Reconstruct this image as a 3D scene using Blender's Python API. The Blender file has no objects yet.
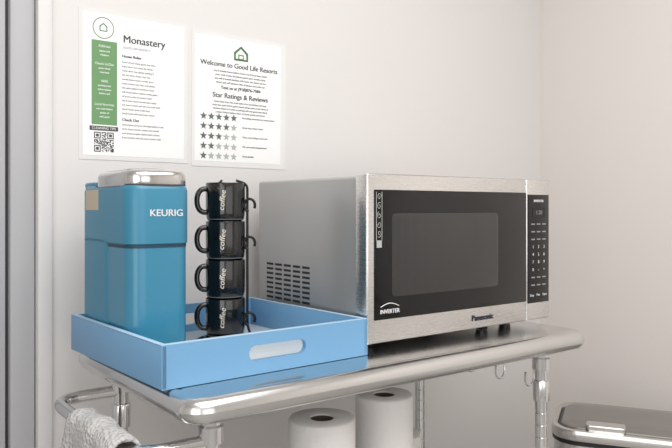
import bpy, bmesh, math, random
from mathutils import Vector, Matrix
random.seed(4)
H=1.17
sc=bpy.context.scene
col=sc.collection
rad=math.radians
sc.view_settings.view_transform='Standard'

# ---------------- materials ----------------
def s2l(c):
    return tuple(((x/255)/12.92 if x/255<=.04045 else ((x/255+.055)/1.055)**2.4) for x in c)
def mat(name,rgb,rough=.5,metal=0,spec=.5,noise=0,nscale=20,bump=0,bscale=200,coat=0,stretch=None,alpha=1,rvar=0):
    m=bpy.data.materials.new(name); m.use_nodes=True
    nt=m.node_tree; b=nt.nodes['Principled BSDF']
    c=s2l(rgb)
    b.inputs['Base Color'].default_value=(*c,1)
    b.inputs['Roughness'].default_value=rough
    b.inputs['Metallic'].default_value=metal
    b.inputs['Specular IOR Level'].default_value=spec
    b.inputs['Coat Weight'].default_value=coat
    b.inputs['Alpha'].default_value=alpha
    tc=nt.nodes.new('ShaderNodeTexCoord'); mp=nt.nodes.new('ShaderNodeMapping')
    nt.links.new(tc.outputs['Object'],mp.inputs['Vector'])
    if stretch: mp.inputs['Scale'].default_value=stretch
    n=nt.nodes.new('ShaderNodeTexNoise'); n.inputs['Scale'].default_value=nscale; n.inputs['Detail'].default_value=4
    nt.links.new(mp.outputs[0],n.inputs['Vector'])
    if noise:
        r=nt.nodes.new('ShaderNodeMapRange'); r.inputs['To Min'].default_value=1-noise; r.inputs['To Max'].default_value=1+noise
        nt.links.new(n.outputs['Fac'],r.inputs['Value'])
        mx=nt.nodes.new('ShaderNodeVectorMath'); mx.operation='SCALE'
        mx.inputs[0].default_value=c
        nt.links.new(r.outputs[0],mx.inputs['Scale']); nt.links.new(mx.outputs[0],b.inputs['Base Color'])
    if rvar:
        r=nt.nodes.new('ShaderNodeMapRange'); r.inputs['To Min'].default_value=rough-rvar; r.inputs['To Max'].default_value=rough+rvar
        nt.links.new(n.outputs['Fac'],r.inputs['Value']); nt.links.new(r.outputs[0],b.inputs['Roughness'])
    if bump:
        n2=nt.nodes.new('ShaderNodeTexNoise'); n2.inputs['Scale'].default_value=bscale
        nt.links.new(mp.outputs[0],n2.inputs['Vector'])
        bp=nt.nodes.new('ShaderNodeBump'); bp.inputs['Strength'].default_value=bump; bp.inputs['Distance'].default_value=.002
        nt.links.new(n2.outputs['Fac'],bp.inputs['Height']); nt.links.new(bp.outputs[0],b.inputs['Normal'])
    return m
M={}
M['wall']=mat('wall_paint',(216,213,211),.75,noise=.015,nscale=2,bump=.06,bscale=90)
M['wallr']=mat('wall_paint_warm',(221,215,210),.75,noise=.015,nscale=2,bump=.06,bscale=90)
M['ceil']=mat('ceiling_paint',(238,237,235),.8,noise=.01)
M['floor']=mat('floor_tile',(165,162,158),.4,noise=.1,nscale=6)
M['trim']=mat('trim_paint',(212,210,209),.5,noise=.01)
M['doorm']=mat('door_grey',(172,172,174),.45,noise=.02,nscale=3)
M['dark']=mat('dark_gap',(60,60,62),.6,noise=.02)
M['steel']=mat('brushed_steel',(215,215,214),.20,1,noise=.05,nscale=30,stretch=(1,40,40),rvar=.05)
M['steeld']=mat('steel_front',(222,220,218),.28,1,noise=.04,nscale=30,stretch=(1,1,50),rvar=.05)
M['chrome']=mat('chrome',(222,222,222),.12,1,noise=.02)
M['mwbody']=mat('painted_grey_metal',(178,177,176),.34,.55,noise=.02,nscale=8)
M['glass']=mat('black_glass',(9,9,10),.08,0,.5,noise=.02)
M['panelblk']=mat('black_panel',(12,12,13),.18,0,.5,noise=.02)
M['vent']=mat('vent_dark',(28,26,26),.6,noise=.02)
M['label']=mat('label_print',(215,215,215),.5,noise=.01)
M['labeld']=mat('label_print_dim',(140,140,140),.5,noise=.01)
M['orn']=mat('sticker_grey',(170,172,170),.4,noise=.05)
M['logo']=mat('logo_dark',(35,35,48),.5,noise=.01)
M['teal']=mat('teal_plastic',(52,124,152),.36,0,.5,noise=.02,nscale=5,coat=.1)
M['teal2']=mat('teal_plastic_lower',(54,127,156),.26,0,.5,noise=.02,nscale=5,coat=.2)
M['tealdk']=mat('teal_shadow_gap',(18,62,82),.5,noise=.02)
M['silver']=mat('silver_plastic',(215,214,212),.16,1,noise=.02)
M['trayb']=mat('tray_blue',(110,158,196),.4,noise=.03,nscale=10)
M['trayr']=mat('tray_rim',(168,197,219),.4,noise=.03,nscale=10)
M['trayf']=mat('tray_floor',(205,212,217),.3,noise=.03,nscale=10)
M['mug']=mat('mug_black',(12,12,13),.14,noise=.02,coat=.5)
M['mugt']=mat('mug_print',(220,210,194),.4,noise=.02)
M['wire']=mat('black_wire',(14,14,14),.35,.3,noise=.02)
M['paper']=mat('paper_white',(236,236,235),.6,noise=.008)
M['lam']=mat('laminate',(222,221,220),.10,coat=.7,noise=.008)
M['ink']=mat('ink_dark',(66,66,68),.7,noise=.02)
M['inkl']=mat('ink_grey',(110,110,112),.7,noise=.02)
M['green']=mat('ink_green',(104,146,98),.6,noise=.02)
M['greend']=mat('ink_green_dark',(70,112,75),.6,noise=.02)
M['star']=mat('ink_star',(92,104,96),.6,noise=.02)
M['starl']=mat('ink_star_light',(168,174,170),.6,noise=.02)
M['beige']=mat('sticker_beige',(190,178,155),.6,noise=.03)
M['roll']=mat('paper_towel',(230,227,224),.9,noise=.02,nscale=60,bump=.4,bscale=180)
M['card']=mat('cardboard',(90,75,62),.9,noise=.05)
M['bin']=mat('bin_steel',(210,208,205),.25,1,noise=.04,nscale=20,stretch=(1,1,30))
M['binlid']=mat('bin_lid',(150,147,144),.3,.85,noise=.02)
M['blk']=mat('black_plastic',(22,22,23),.35,noise=.02)
m=mat('towel_waffle',(192,190,188),.95,noise=.10,nscale=120); M['towel']=m
nt=m.node_tree; v=nt.nodes.new('ShaderNodeTexVoronoi'); v.inputs['Scale'].default_value=170
tc=nt.nodes.new('ShaderNodeTexCoord'); nt.links.new(tc.outputs['Object'],v.inputs['Vector'])
bp=nt.nodes.new('ShaderNodeBump'); bp.inputs['Strength'].default_value=1; bp.inputs['Distance'].default_value=.004
nt.links.new(v.outputs['Distance'],bp.inputs['Height']); nt.links.new(bp.outputs[0],nt.nodes['Principled BSDF'].inputs['Normal'])
m=mat('oven_window',(50,50,50),.10,noise=.02); M['win']=m
nt=m.node_tree; w=nt.nodes.new('ShaderNodeTexWave'); w.inputs['Scale'].default_value=110; w.bands_direction='X'
tc=nt.nodes.new('ShaderNodeTexCoord'); nt.links.new(tc.outputs['Object'],w.inputs['Vector'])
cr=nt.nodes.new('ShaderNodeMixRGB'); cr.inputs[1].default_value=(.020,.020,.020,1); cr.inputs[2].default_value=(.048,.046,.045,1)
nt.links.new(w.outputs['Fac'],cr.inputs[0]); nt.links.new(cr.outputs[0],nt.nodes['Principled BSDF'].inputs['Base Color'])

# ---------------- helpers ----------------
def E(name,loc=(0,0,0),rz=0):
    e=bpy.data.objects.new(name,None); e.empty_display_size=.05
    e.location=loc; e.rotation_euler=(0,0,rz); col.objects.link(e); return e
def finish(name,bm,parent,loc,mt,smooth=True,ang=35):
    bmesh.ops.recalc_face_normals(bm,faces=bm.faces)
    me=bpy.data.meshes.new(name); bm.to_mesh(me); bm.free()
    if smooth:
        for p in me.polygons: p.use_smooth=True
        me.set_sharp_from_angle(angle=rad(ang))
    if mt: me.materials.append(M[mt])
    o=bpy.data.objects.new(name,me); o.location=loc; col.objects.link(o)
    if parent: o.parent=parent
    return o
def box(name,parent,lo,hi,mt,bev=.0,seg=2):
    lo=Vector(lo);hi=Vector(hi);c=(lo+hi)/2;s=hi-lo
    bm=bmesh.new(); bmesh.ops.create_cube(bm,size=1)
    bmesh.ops.scale(bm,vec=s,verts=bm.verts)
    if bev: bmesh.ops.bevel(bm,geom=list(bm.edges),offset=bev,segments=seg,profile=.5,affect='EDGES')
    return finish(name,bm,parent,c,mt)
def rr(w,d,r,n=8):
    r=max(r,.0005); pts=[]
    for k,(cx,cy) in enumerate([(w/2-r,d/2-r),(-w/2+r,d/2-r),(-w/2+r,-d/2+r),(w/2-r,-d/2+r)]):
        for i in range(n+1):
            a=math.pi/2*(k+i/n); pts.append((cx+r*math.cos(a),cy+r*math.sin(a)))
    return pts
def loft(name,parent,loc,w,d,r,prof,mt,n=8,ang=35):
    bm=bmesh.new(); rings=[]
    for ins,z in prof:
        rings.append([bm.verts.new((x,y,z)) for x,y in rr(w-2*ins,d-2*ins,r-ins,n)])
    L=len(rings[0])
    for a,b in zip(rings,rings[1:]):
        for i in range(L): bm.faces.new((a[i],a[(i+1)%L],b[(i+1)%L],b[i]))
    bm.faces.new(rings[0]); bm.faces.new(rings[-1])
    return finish(name,bm,parent,loc,mt,ang=ang)
def bull(h,R,extra=[]):
    p=[]
    for k in range(7):
        a=-math.pi/2+k/6*math.pi/2; p.append((R-R*math.cos(a),R+R*math.sin(a)))
    for k in range(7):
        a=k/6*math.pi/2; p.append((R-R*math.cos(a),h-R+R*math.sin(a)))
    return p+extra
def lathe(name,parent,loc,prof,mt,seg=48,ang=35):
    bm=bmesh.new(); rings=[]
    for r,z in prof:
        if r<1e-6: rings.append([bm.verts.new((0,0,z))])
        else: rings.append([bm.verts.new((r*math.cos(2*math.pi*i/seg),r*math.sin(2*math.pi*i/seg),z)) for i in range(seg)])
    for a,b in zip(rings,rings[1:]):
        for i in range(seg):
            j=(i+1)%seg
            if len(a)==1 and len(b)==1: continue
            if len(a)==1: bm.faces.new((a[0],b[i],b[j]))
            elif len(b)==1: bm.faces.new((a[i],a[j],b[0]))
            else: bm.faces.new((a[i],a[j],b[j],b[i]))
    return finish(name,bm,parent,loc,mt,ang=ang)
def rpath(pts,r,n=8):
    pts=[Vector(p) for p in pts]; out=[pts[0]]
    for a,b,c in zip(pts,pts[1:],pts[2:]):
        d1=(a-b).normalized(); d2=(c-b).normalized()
        rr_=min(r,(a-b).length*.49,(c-b).length*.49)
        p=b+d1*rr_; q=b+d2*rr_
        for i in range(n+1):
            t=i/n; out.append((1-t)**2*p+2*t*(1-t)*b+t*t*q)
    out.append(pts[-1]); return out
def tube(name,parent,pts,r,mt,cyc=False):
    cu=bpy.data.curves.new(name,'CURVE'); cu.dimensions='3D'; cu.bevel_depth=r; cu.bevel_resolution=5; cu.use_fill_caps=True
    s=cu.splines.new('POLY'); s.points.add(len(pts)-1)
    for i,p in enumerate(pts): s.points[i].co=(*p,1)
    s.use_cyclic_u=cyc; s.use_smooth=True
    cu.materials.append(M[mt]); o=bpy.data.objects.new(name,cu); col.objects.link(o)
    if parent: o.parent=parent
    return o
def text(name,parent,loc,body,size,mt,mtx=None,align='LEFT',ext=.0002,bold=0,sx=1,shear=0):
    R=mtx if mtx else Matrix.Rotation(math.pi/2,4,'X')
    for k in range(3 if bold else 1):
        cu=bpy.data.curves.new(name,'FONT'); cu.body=body; cu.size=size; cu.extrude=ext; cu.align_x=align; cu.align_y='CENTER'
        cu.shear=shear; cu.resolution_u=6
        cu.materials.append(M[mt]); o=bpy.data.objects.new(name+('_b%d'%k if k else ''),cu); col.objects.link(o)
        if parent: o.parent=parent
        off=Matrix.Translation((bold*k,bold*.4*k,.00003*k))
        o.matrix_local=Matrix.Translation(loc)@R@off@Matrix.Diagonal((sx,1,1,1))
    return o

# ---------------- room ----------------
WY=1.42; WX=1.93; LX=-1.6; FY=-2.4; CZ=2.5
WXc=WX-.012
box('wall_back',None,(.386,WY,0),(WX+.1,WY+.1,CZ),'wall')
box('wall_right',None,(WXc,FY,0),(WX+.1,WY,CZ),'wallr')
box('wall_left',None,(LX-.1,FY,0),(LX,WY+.1,CZ),'wall')
box('wall_front',None,(LX-.1,FY-.1,0),(WX+.1,FY,CZ),'wall')
box('wall_back_far',None,(LX,WY,0),(-.62,WY+.1,CZ),'wall')
box('wall_back_lintel',None,(-.62,WY,2.15),(.386,WY+.1,CZ),'wall')
box('floor',None,(LX-.1,FY-.1,-.1),(WX+.1,WY+.1,0),'floor')
box('ceiling',None,(LX-.1,FY-.1,CZ),(WX+.1,WY+.1,CZ+.1),'ceil')
box('trim_1',None,(.361,WY-.010,0),(.388,WY+.1,2.15),'trim',.003)
box('baseboard_back',None,(.392,WY-.012,0),(WXc-.012,WY,.09),'trim',.003)
box('baseboard_right',None,(WXc-.012,FY,0),(WXc,WY,.09),'trim',.003)
d=E('door_1',(0,0,0))
box('frame_side',d,(.314,WY+.004,0),(.360,WY+.09,2.15),'doorm',.006)
box('frame_gap',d,(.308,WY+.02,0),(.314,WY+.09,2.15),'dark')
box('slab',d,(-.60,WY+.008,.005),(.308,WY+.05,2.14),'doorm',.004)
lathe('knob',d,(-.5,WY-.02,1.0),[(0,-.03),(.02,-.03),(.028,-.01),(.028,.01),(.02,.03),(0,.03)],'chrome')
tube('knob_stem',d,[(-.5,WY-.02,1.0),(-.5,WY+.02,1.0)],.01,'chrome')

# ---------------- cart ----------------
TZ=H-.257
cart=E('kitchen_cart',(0,0,0))
x0,x1,y0,y1=.405,1.330,.853,1.345
R=.0190
loft('top',cart,((x0+x1)/2,(y0+y1)/2,TZ-.0385),x1-x0,y1-y0,.042,bull(.038,R,[(R+.004,.0376),(R+.008,.0370),(R+.012,.0376)]),'steel',n=10,ang=60)
posts=[(.468,.91),(1.225,.905),(.468,1.264),(1.225,1.264)]
for i,(px,py) in enumerate(posts):
    zt=TZ-.034
    prof=[(0,.09),(.0125,.09)]
    z=.12
    while z<zt-.13:
        prof+=[(.0125,z),(.0115,z+.001),(.0115,z+.003),(.0125,z+.004)]; z+=.025
    prof+=[(.0125,zt-.11),(.0165,zt-.108),(.0175,zt-.07),(.0165,zt-.066),(.0135,zt-.065),(.0135,zt-.045),(.0185,zt-.043),(.0185,zt-.02),(.016,zt-.017),(.016,zt),(0,zt)]
    lathe('post_%d'%i,cart,(px,py,0),prof,'chrome',32)
    lathe('caster_%d'%i,cart,(px,py,0),[(0,.09),(.018,.09),(.018,.075),(0,.075)],'blk',24)
    w=lathe('wheel_%d'%i,cart,(px,py,.038),[(0,-.012),(.03,-.012),(.038,-.008),(.038,.008),(.03,.012),(0,.012)],'blk',32)
    w.rotation_euler=(math.pi/2,0,0)
RZ=H-.333; RX=.348
tube('handle_rail',cart,rpath([(.468,1.264,RZ),(RX,1.264,RZ),(RX,.91,RZ),(.468,.91,RZ)],.06),.0105,'chrome')
tube('side_rail',cart,rpath([(1.225,1.264,H-.32),(1.262,1.264,H-.32),(1.262,.905,H-.32),(1.225,.905,H-.32)],.02),.003,'chrome')
for i,hy in enumerate([.955,1.035,1.12]):
    hx=1.262; z=H-.32
    pts=[(hx-.006,hy,z-.006),(hx-.004,hy,z+.006),(hx+.006,hy,z+.004),(hx+.006,hy,z-.025)]
    for k in range(9):
        a=math.pi*k/8; pts.append((hx+.006-.018+.018*math.cos(a),hy-.004*k/8,z-.042-.02*math.sin(a)))
    pts.append((hx-.034,hy-.008,z-.030))
    tube('hook_%d'%i,cart,pts,.0024,'chrome')
for s,sz in enumerate([H-.665,.2]):
    tube('shelf_rim_%d'%s,cart,[(.45,.895,sz),(1.243,.895,sz),(1.243,1.28,sz),(.45,1.28,sz)],.005,'chrome',True)
    for k in range(17):
        yy=.905+k*.0228
        tube('shelf_wire_%d_%d'%(s,k),cart,[(.45,yy,sz+.003),(1.243,yy,sz+.003)],.002,'chrome')
    for k in range(4):
        xx=.55+k*.2
        tube('shelf_brace_%d_%d'%(s,k),cart,[(xx,.895,sz-.003),(xx,1.28,sz-.003)],.003,'chrome')

# ---------------- microwave ----------------
mw=E('microwave_oven',(.797,.956,TZ))
W=.527; b=.014; t=.319; D=.376
box('body',mw,(.003,.03,b+.002),(W-.003,D,t-.004),'mwbody',.006,3)
box('door',mw,(0,0,b),(.4448,.034,t),'steeld',.004,3)
box('control_frame',mw,(.4465,0,b),(W,.034,t),'steeld',.004,3)
box('door_glass',mw,(.016,-.002,b+.042),(.4435,.01,t-.029),'glass',.0015)
box('control_glass',mw,(.4495,-.002,b+.037),(.5225,.01,t-.033),'panelblk',.0015)
wn=loft('window_mesh',mw,(.2035,-.0016,(.096+.247)/2),.293,.151,.008,[(0,0),(.0,.0012),(.0008,.0016)],'win'); wn.rotation_euler=(math.pi/2,0,0)
for i,(fx,fy) in enumerate([(.04,.05),(.36,.05),(.04,.33),(.48,.33),(.46,.07)]):
    lathe('foot_%d'%i,mw,(fx,fy,0),[(0,0),(.012,0),(.015,b+.003),(0,b+.003)],'blk',24)
for r in range(9):
    for c in range(5):
        yy=.180+c*.0335; zz=.056+r*.0100
        box('vent_%d_%d'%(r,c),mw,(.0022,yy,zz),(.008,yy+.025,zz+.0046),'vent')
text('brand_print',mw,(.305,-.0008,b+.021),'Panasonic',.0165,'logo',align='CENTER',bold=.0004)
text('inverter_print',mw,(.052,-.0024,.070),'INVERTER',.0105,'label',align='CENTER',bold=.0003)
tube('inverter_swoosh',mw,[(.03+.044*k/12,-.0022,.079+.006*math.sin(math.pi*k/12)) for k in range(13)],.0008,'label')
box('ornament_edge',mw,(.0195,-.0023,.186),(.0206,-.0019,.286),'orn')
box('ornament_edge_b',mw,(.0327,-.0023,.186),(.0338,-.0019,.286),'orn')
box('ornament_strip_b',mw,(.0195,-.0023,.186),(.0338,-.0019,.199),'orn')
for k in range(5):
    z=.279-k*.0165
    tube('ornament_scroll_%d'%k,mw,[(.0267+(.0052-.0004*a)*math.cos(a*.7+k),-.0024,z-.002+(.007-.0005*a)*math.sin(a*.7+k)) for a in range(12)],.0005,'orn')
text('panel_title',mw,(.485,-.0024,.272),'INVERTER',.0076,'label',align='CENTER',bold=.0002)
box('display',mw,(.464,-.0026,.236),(.508,-.002,.258),'glass')
text('display_digits',mw,(.486,-.0028,.247),'1:20',.013,'labeld',align='CENTER')
for r in range(9):
    for c in range(3):
        z=.222-r*.0165
        if r in(3,4,5,6):
            text('key_%d_%d'%(r,c),mw,(.466+c*.019,-.0024,z),'1234567890-+'[(r-3)*3+c],.0095,'label',align='CENTER')
        else:
            box('key_%d_%d'%(r,c),mw,(.460+c*.019,-.0026,z-.0014),(.472+c*.019,-.002,z+.0014),'labeld')
for c in range(3): text('pad_%d'%c,mw,(.462+c*.022,-.0024,.068),['Stop','Pwr','Start'][c],.0075,'label',align='CENTER')

# ---------------- tray ----------------
tr=E('serving_tray',(.404,.935,TZ),rad(1.7))
tw,td,th,tk=.387,.377,.063,.009
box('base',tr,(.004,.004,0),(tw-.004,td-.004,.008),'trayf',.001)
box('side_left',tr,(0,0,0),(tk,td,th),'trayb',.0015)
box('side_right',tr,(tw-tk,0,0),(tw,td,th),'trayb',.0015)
def holed(name,y):
    cu=bpy.data.curves.new(name,'CURVE'); cu.dimensions='2D'; cu.fill_mode='BOTH'; cu.extrude=tk/2
    def sp(pts):
        s=cu.splines.new('POLY'); s.points.add(len(pts)-1)
        for i,p in enumerate(pts): s.points[i].co=(p[0],p[1],0,1)
        s.use_cyclic_u=True
    sp([(0.0005,0),(tw-.0005,0),(tw-.0005,th),(0.0005,th)])
    sp([(tw/2+.005+x,.033+z) for x,z in rr(.108,.023,.0112,8)])
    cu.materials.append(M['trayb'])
    o=bpy.data.objects.new(name,cu); col.objects.link(o); o.parent=tr
    o.rotation_euler=(math.pi/2,0,0); o.location=(0,y,0)
holed('side_front',tk/2); holed('side_rear',td-tk/2)
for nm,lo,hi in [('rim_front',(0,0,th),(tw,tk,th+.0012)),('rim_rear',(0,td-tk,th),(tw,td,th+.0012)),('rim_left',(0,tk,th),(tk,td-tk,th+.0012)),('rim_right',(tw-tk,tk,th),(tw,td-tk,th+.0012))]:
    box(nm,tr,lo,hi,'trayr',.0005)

# ---------------- coffee maker ----------------
KZ=TZ+.0085
km=E('coffee_maker',(.465,1.192,KZ),rad(1.5))
kw,kd=.112,.226
loft('base',km,(0,0,0),kw,kd,.030,bull(.02,.006),'teal')
loft('column_rear',km,(0,.038,.004),kw,kd-.076,.030,[(0,0),(0,.191)],'teal',n=12)
loft('front_lower',km,(0,-.0,.012),kw-.005,kd-.005,.028,[(0,0),(0,.174)],'teal2',n=12)
loft('gap',km,(0,0,.184),kw-.004,kd-.004,.028,[(0,0),(0,.008)],'tealdk',n=12)
loft('head',km,(0,0,.1895),kw,kd,.030,[(.002,0),(0,.0015),(0,.088),(.002,.094),(.006,.098)],'teal',n=12)
loft('lid_seam',km,(0,-.022,.280),kw-.006,kd-.048,.030,[(0,0),(0,.007)],'dark',n=12)
loft('lid',km,(.001,-.027,.2845),kw+.001,kd-.060,.038,[(.001,0),(0,.002),(0,.017),(.002,.022),(.006,.0250),(.012,.0270),(.02,.0280)],'silver',n=12)
tube('lid_groove',km,[(x*.55,-.04+y*.45,.3124) for x,y in rr(kw,kd-.05,.05,8)],.0012,'dark',True)
box('water_lid_rear',km,(-.05,.055,.283),(.05,.106,.294),'teal',.004)
text('brand_print',km,(.007,-kd/2-.0006,.240),'KEURIG',.0155,'label',align='CENTER',bold=.0003,sx=1.1)
box('sticker',km,(-kw/2-.0006,.020,.245),(-kw/2+.001,.080,.280),'beige')
loft('cup_plate',km,(0,-.05,.0195),.09,.08,.03,[(0,0),(0,.003)],'blk')

# ---------------- mug rack + mugs ----------------
mx,my=.633,1.172
view=Vector((-mx,-my,0)).normalized()
left=Vector((-.7955,.606,0))
hd=(left*1.0+view*.35).normalized()
rk=E('mug_rack',(mx,my,KZ))
tube('base_ring',rk,[(.050*math.cos(a*math.pi/16),.050*math.sin(a*math.pi/16),.003) for a in range(32)],.0030,'wire',True)
tube('base_ring_upper',rk,[(.038*math.cos(a*math.pi/16),.038*math.sin(a*math.pi/16),.008) for a in range(32)],.002,'wire',True)
for k,ang in enumerate([20,140]):
    a=rad(ang)+math.atan2(-left.y,-left.x)-rad(20)
    dx,dy=math.cos(a),math.sin(a)
    tube('upright_%d'%k,rk,rpath([(dx*.050,dy*.050,.003),(dx*.041,dy*.041,.03),(dx*.041,dy*.041,.293),(dx*.02,dy*.02,.300)],.01),.0024,'wire')
for k in (0,2,3):
    z=.014+k*.0705
    c=-left
    pts=[]
    for j in range(15):
        a=math.pi*1.6*j/14-.5
        pts.append(tuple(c*(.045+.010*math.cos(a))+Vector((0,0,z+.028+.012*math.sin(a)))+view*.006))
    tube('arm_%d'%k,rk,pts,.0026,'wire')
for i in range(4):
    mg=E('coffee_mug' if i==0 else 'coffee_mug.%03d'%i,(mx,my,KZ+.010+i*.0714))
    ht=.0710
    lathe('body',mg,(0,0,0),[(0,.001),(.028,.0),(.032,.0012),(.0348,.005),(.0362,.014),(.0367,.045),(.0365,ht-.002),(.0358,ht),(.0345,ht-.002),(.0348,.03),(.028,.008),(0,.006)],'mug',48,50)
    lathe('foot_ring',mg,(0,0,0),[(.0330,.0026),(.0338,.0032),(.0346,.0042),(.0338,.0046)],'labeld',48)
    pts=[]
    for j in range(13):
        a=-math.pi*.5+math.pi*j/12
        ca=max(math.cos(a),0)**.6
        pts.append(tuple(hd*(.033+.020*ca)+Vector((0,0,.038+.022*math.sin(a)))))
    tube('handle',mg,pts,.0050,'mug')
    phi=math.atan2(view.y,view.x)+math.pi/2-rad(8)
    R4=Matrix.Rotation(phi,4,'Z')@Matrix.Rotation(math.pi/2,4,'X')@Matrix.Rotation(math.pi/2-rad(6),4,'Z')
    n=Matrix.Rotation(phi,3,'Z')@Vector((0,-1,0))
    text('print',mg,tuple(n*.0371+Vector((0,0,.038))),'coffee',.0140,'mugt',R4,'CENTER',.0002,0,shear=.2,sx=1.1)

# ---------------- posters ----------------
def quad(name,p,x0,z0,x1,z1,y,mt,th=.0003):
    return box(name,p,(x0,y-th,z0),(x1,y,z1),mt)
pa=E('laminated_notice',(.441,WY,H+.0985))
quad('laminate',pa,-.001,-.001,.233,.302,0,'lam',.0012)
quad('paper',pa,.007,.008,.224,.295,-.0012,'paper')
Y=-.0016
quad('green_panel',pa,.024,.070,.076,.240,Y,'green')
tube('logo_ring',pa,[(.048+.021*math.cos(a*math.pi/16),Y,.266+.021*math.sin(a*math.pi/16)) for a in range(32)],.0009,'green',True)
tube('logo_house',pa,[(.041,Y,.260),(.041,Y,.269),(.048,Y,.275),(.055,Y,.269),(.055,Y,.260)],.0012,'greend',True)
text('title',pa,(.088,Y,.249),'Monastery',.0215,'ink',bold=.0005)
text('subtitle',pa,(.088,Y,.232),'GOOD LIFE RESORTS',.0062,'inkl')
def lines(p,x,z,w,n,step,size,mt,seed,tag,al='LEFT',yo=0):
    random.seed(seed)
    words='the of your guest please check out time parking keys stay home towels linens kitchen enjoy and for with local wifi quiet hours trash door code contact us if any before leave'.split()
    for i in range(n):
        s=''
        L=w*random.uniform(.75,1)
        while len(s)*size*.5<L: s+=random.choice(words)+' '
        text('%s_%d'%(tag,i),p,(x,Y-yo,z-i*step),s.strip(),size,mt,align=al,bold=.0001)
gx=.050
text('green_head_1',pa,(gx,Y-.0004,.229),'Address',.0075,'paper',align='CENTER')
lines(pa,gx,.219,.030,2,.008,.005,'paper',1,'green_text_a','CENTER',.0004)
text('green_head_2',pa,(gx,Y-.0004,.193),'Check In/Out',.0070,'paper',align='CENTER')
lines(pa,gx,.184,.030,2,.008,.005,'paper',2,'green_text_b','CENTER',.0004)
text('green_head_3',pa,(gx,Y-.0004,.158),'WiFi',.0075,'paper',align='CENTER')
lines(pa,gx,.149,.030,3,.008,.005,'paper',3,'green_text_c','CENTER',.0004)
text('green_head_4',pa,(gx,Y-.0004,.111),'Local favorites',.0068,'paper',align='CENTER')
lines(pa,gx,.102,.030,3,.008,.005,'paper',4,'green_text_d','CENTER',.0004)
text('body_head',pa,(.086,Y,.214),'House Rules',.0080,'ink',bold=.0003)
lines(pa,.086,.202,.096,13,.0088,.0052,'inkl',5,'body_text')
text('body_head_b',pa,(.086,Y,.083),'Check Out',.0080,'ink',bold=.0003)
lines(pa,.086,.073,.110,4,.0088,.0052,'inkl',6,'body_text_b')
quad('tips_bar',pa,.020,.058,.078,.067,Y,'ink')
text('tips_text',pa,(.049,Y-.0004,.0625),'CLEANING TIPS',.0070,'paper',align='CENTER')
bm=bmesh.new(); n=21; cs=.040/n; random.seed(9)
def fnd(i,j):
    for (a,b2) in [(0,0),(14,0),(0,14)]:
        di,dj=i-a,j-b2
        if -1<=di<=7 and -1<=dj<=7:
            if di in(-1,7) or dj in(-1,7): return False
            return di in(0,6) or dj in(0,6) or (2<=di<=4 and 2<=dj<=4)
    return None
for i in range(n):
    for j in range(n):
        f=fnd(i,j); on=f if f is not None else random.random()<.52
        if on:
            x=.029+i*cs; z=.055-(j+1)*cs
            bm.faces.new([bm.verts.new(v) for v in [(x,Y-.0003,z),(x+cs,Y-.0003,z),(x+cs,Y-.0003,z+cs),(x,Y-.0003,z+cs)]])
finish('qr_code',bm,pa,(0,0,0),'ink',False)

pb=E('laminated_notice.001',(.683,WY,H+.093))
pb.rotation_euler=(0,rad(.3),0)
quad('laminate',pb,0,0,.245,.301,0,'lam',.0012)
quad('paper',pb,.007,.012,.230,.292,-.0012,'paper')
cx=.122
tube('logo_house',pb,[(cx-.016,Y,.247),(cx-.016,Y,.262),(cx,Y,.276),(cx+.016,Y,.262),(cx+.016,Y,.247)],.0026,'greend',True)
tube('logo_inner',pb,[(cx-.006,Y,.249),(cx-.006,Y,.258),(cx+.006,Y,.258),(cx+.006,Y,.249)],.0018,'green',True)
text('heading',pb,(cx-.002,Y,.231),'Welcome to Good Life Resorts',.0156,'ink',align='CENTER',bold=.0004)
lines(pb,cx,.216,.180,4,.0085,.0062,'ink',11,'intro','CENTER')
text('contact',pb,(cx,Y,.179),'Text us at (918)876-7584',.0100,'ink',align='CENTER',bold=.0004)
text('heading_b',pb,(cx,Y,.161),'Star Ratings & Reviews',.0156,'ink',align='CENTER',bold=.0004)
lines(pb,cx,.147,.180,4,.0078,.0058,'ink',12,'intro_b','CENTER')
def star(name,p,x,z,r,mt):
    bm=bmesh.new()
    vs=[bm.verts.new((x+(r if k%2==0 else r*.42)*math.sin(k*math.pi/5),Y-.0003,z+(r if k%2==0 else r*.42)*math.cos(k*math.pi/5))) for k in range(10)]
    c=bm.verts.new((x,Y-.0003,z))
    for k in range(10): bm.faces.new((c,vs[k],vs[(k+1)%10]))
    finish(name,bm,p,(0,0,0),mt,False)
for r in range(5):
    z=.112-r*.0220
    for k in range(5): star('star_%d_%d'%(r,k),pb,.028+k*.0190,z,.0092,'star' if k<5-r else 'starl')
    text('star_text_%d'%r,pb,(.126,Y,z+.002),['Everything exceeded our expectations','Great stay, minor issues','Okay, some things need work','We were quite disappointed','Unacceptable'][r],.0056,'ink',bold=.0001)

# ---------------- paper towels ----------------
def proll(name,x,y,ztop,zbot,r):
    e=E(name,(x,y,zbot)); h=ztop-zbot
    lathe('sheets',e,(0,0,0),[(.02,0),(r-.002,0),(r,.003),(r,h-.004),(r-.003,h),(.022,h-.001),(.0215,h-.003),(.0205,h-.06),(.02,0)],'roll',64,60)
    lathe('core',e,(0,0,0),[(.0205,.001),(.0205,h-.0035),(.0185,h-.0035),(.0185,.001),(.0205,.001)],'card',48)
    for k in range(3):
        rr2=.028+k*.009
        tube('layer_line_%d'%k,e,[(rr2*math.cos(a*math.pi/24),rr2*math.sin(a*math.pi/24),h-.0012) for a in range(48)],.0006,'roll',True)
sh=H-.665+.0055
proll('paper_towel_roll',.738,1.01,H-.371,sh,.0595)
proll('paper_towel_roll.001',.930,1.062,H-.371,sh,.0575)
proll('paper_towel_roll.002',1.065,1.16,H-.500,sh,.045)

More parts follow.
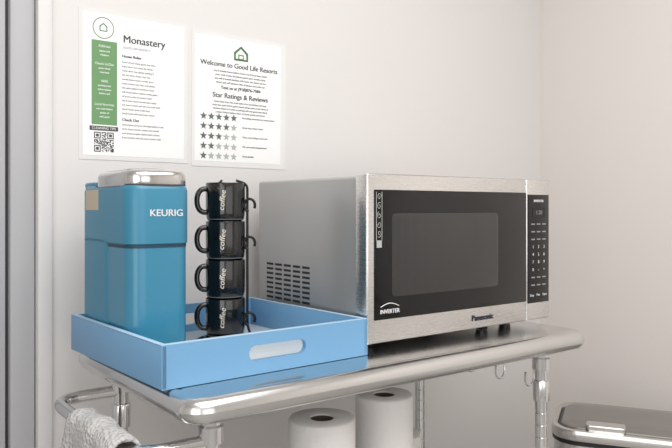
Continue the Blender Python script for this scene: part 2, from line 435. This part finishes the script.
# ---------------- towel ----------------
bm=bmesh.new(); NS,NT=70,90
grid=[]
for i in range(NS+1):
    s=i/NS; row=[]
    for j in range(NT+1):
        tt=j/NT*2-1
        R0=.0175
        yy=.925+.185*s
        if abs(tt)<.08:
            a=tt/.08*math.pi/2
            x=RX+R0*math.sin(a); z=RZ+R0*math.cos(a)
            hang=0
        else:
            sg=1 if tt>0 else -1
            hang=(abs(tt)-.08)*.30
            x=RX+sg*R0; z=RZ-hang
        fold=math.sin(s*15+tt*1.2)*.5+math.sin(s*27+1.3)*.25
        amp=.002+min(hang,.12)*.10
        sg=1 if tt>0 else -1
        x+=sg*amp*(fold+.8)
        z+= .003*fold+.006*math.sin(math.pi*s)*(abs(tt)<.5)
        yy+= (s-.5)*min(hang,.15)*.30+.003*math.sin(tt*9+s*5)
        row.append(bm.verts.new((x,yy,z)))
    grid.append(row)
for i in range(NS):
    for j in range(NT):
        bm.faces.new((grid[i][j],grid[i+1][j],grid[i+1][j+1],grid[i][j+1]))
tw_=finish('hand_towel',bm,None,(0,0,0),'towel',ang=180)
so=tw_.modifiers.new('thick','SOLIDIFY'); so.thickness=.005; so.offset=1

# ---------------- bin ----------------
bn=E('trash_can',(1.584,.872,0),math.atan2(-.86,.51))
bw,bd,bh=.42,.25,.666
loft('bucket',bn,(0,0,0),bw-.008,bd-.008,.06,[(.008,0),(.004,.01),(0,.03),(0,bh-.035)],'bin',n=12)
loft('collar',bn,(0,0,bh-.036),bw,bd,.062,[(.004,0),(.001,.002),(.001,.010),(.004,.012)],'blk',n=12)
loft('rim',bn,(0,0,bh-.025),bw+.002,bd+.002,.063,[(.002,0),(0,.003),(0,.018),(.002,.023),(.006,.025),(.014,.024),(.016,.019),(.022,.019)],'bin',n=12)
loft('lid_groove',bn,(0,0,bh-.0085),bw-.030,bd-.030,.05,[(0,0),(0,.004)],'blk',n=12)
loft('lid',bn,(0,0,bh-.006),bw-.042,bd-.042,.042,[(0,0),(.001,.006),(.006,.010),(.03,.013),(.06,.014)],'binlid',n=12)
loft('lid_latch',bn,(-.09,-bd/2+.030,bh-.002),.085,.04,.008,bull(.014,.003),'silver')
box('pedal',bn,(-.06,-bd/2-.04,.012),(.06,-bd/2+.01,.024),'blk',.004)

# ---------------- lights ----------------
def area(name,loc,rot,sx,sy,p,c=(1,1,1)):
    l=bpy.data.lights.new(name,'AREA'); l.shape='RECTANGLE'; l.size=sx; l.size_y=sy; l.energy=p; l.color=c
    o=bpy.data.objects.new(name,l); o.location=loc; o.rotation_euler=rot; col.objects.link(o)
area('ceiling_light',(.5,-.1,CZ-.03),(0,0,0),1.6,1.6,41,(1,.99,.985))
area('fill_left',(LX+.05,-1.0,1.4),(0,rad(-90),0),1.8,2.0,24,(.97,.99,1))  # added fill from the left wall, no window modelled there
area('fill_rear',(.2,FY+.05,1.4),(rad(90),0,0),2.4,1.8,15,(1,1,1))  # added fill behind camera, evens the walls and brightens steel reflections
w=bpy.data.worlds.new('world'); sc.world=w; w.use_nodes=True
w.node_tree.nodes['Background'].inputs[0].default_value=(1,1,1,1); w.node_tree.nodes['Background'].inputs[1].default_value=.3

# ---------------- camera ----------------
cd=bpy.data.cameras.new('camera'); cam=bpy.data.objects.new('camera',cd); col.objects.link(cam)
cam.location=(0,0,H); cam.rotation_euler=(math.pi/2,0,-rad(37.3))
cd.sensor_width=36; cd.lens=704/672*36; cd.shift_y=-16/672; cd.clip_start=.02
sc.camera=cam
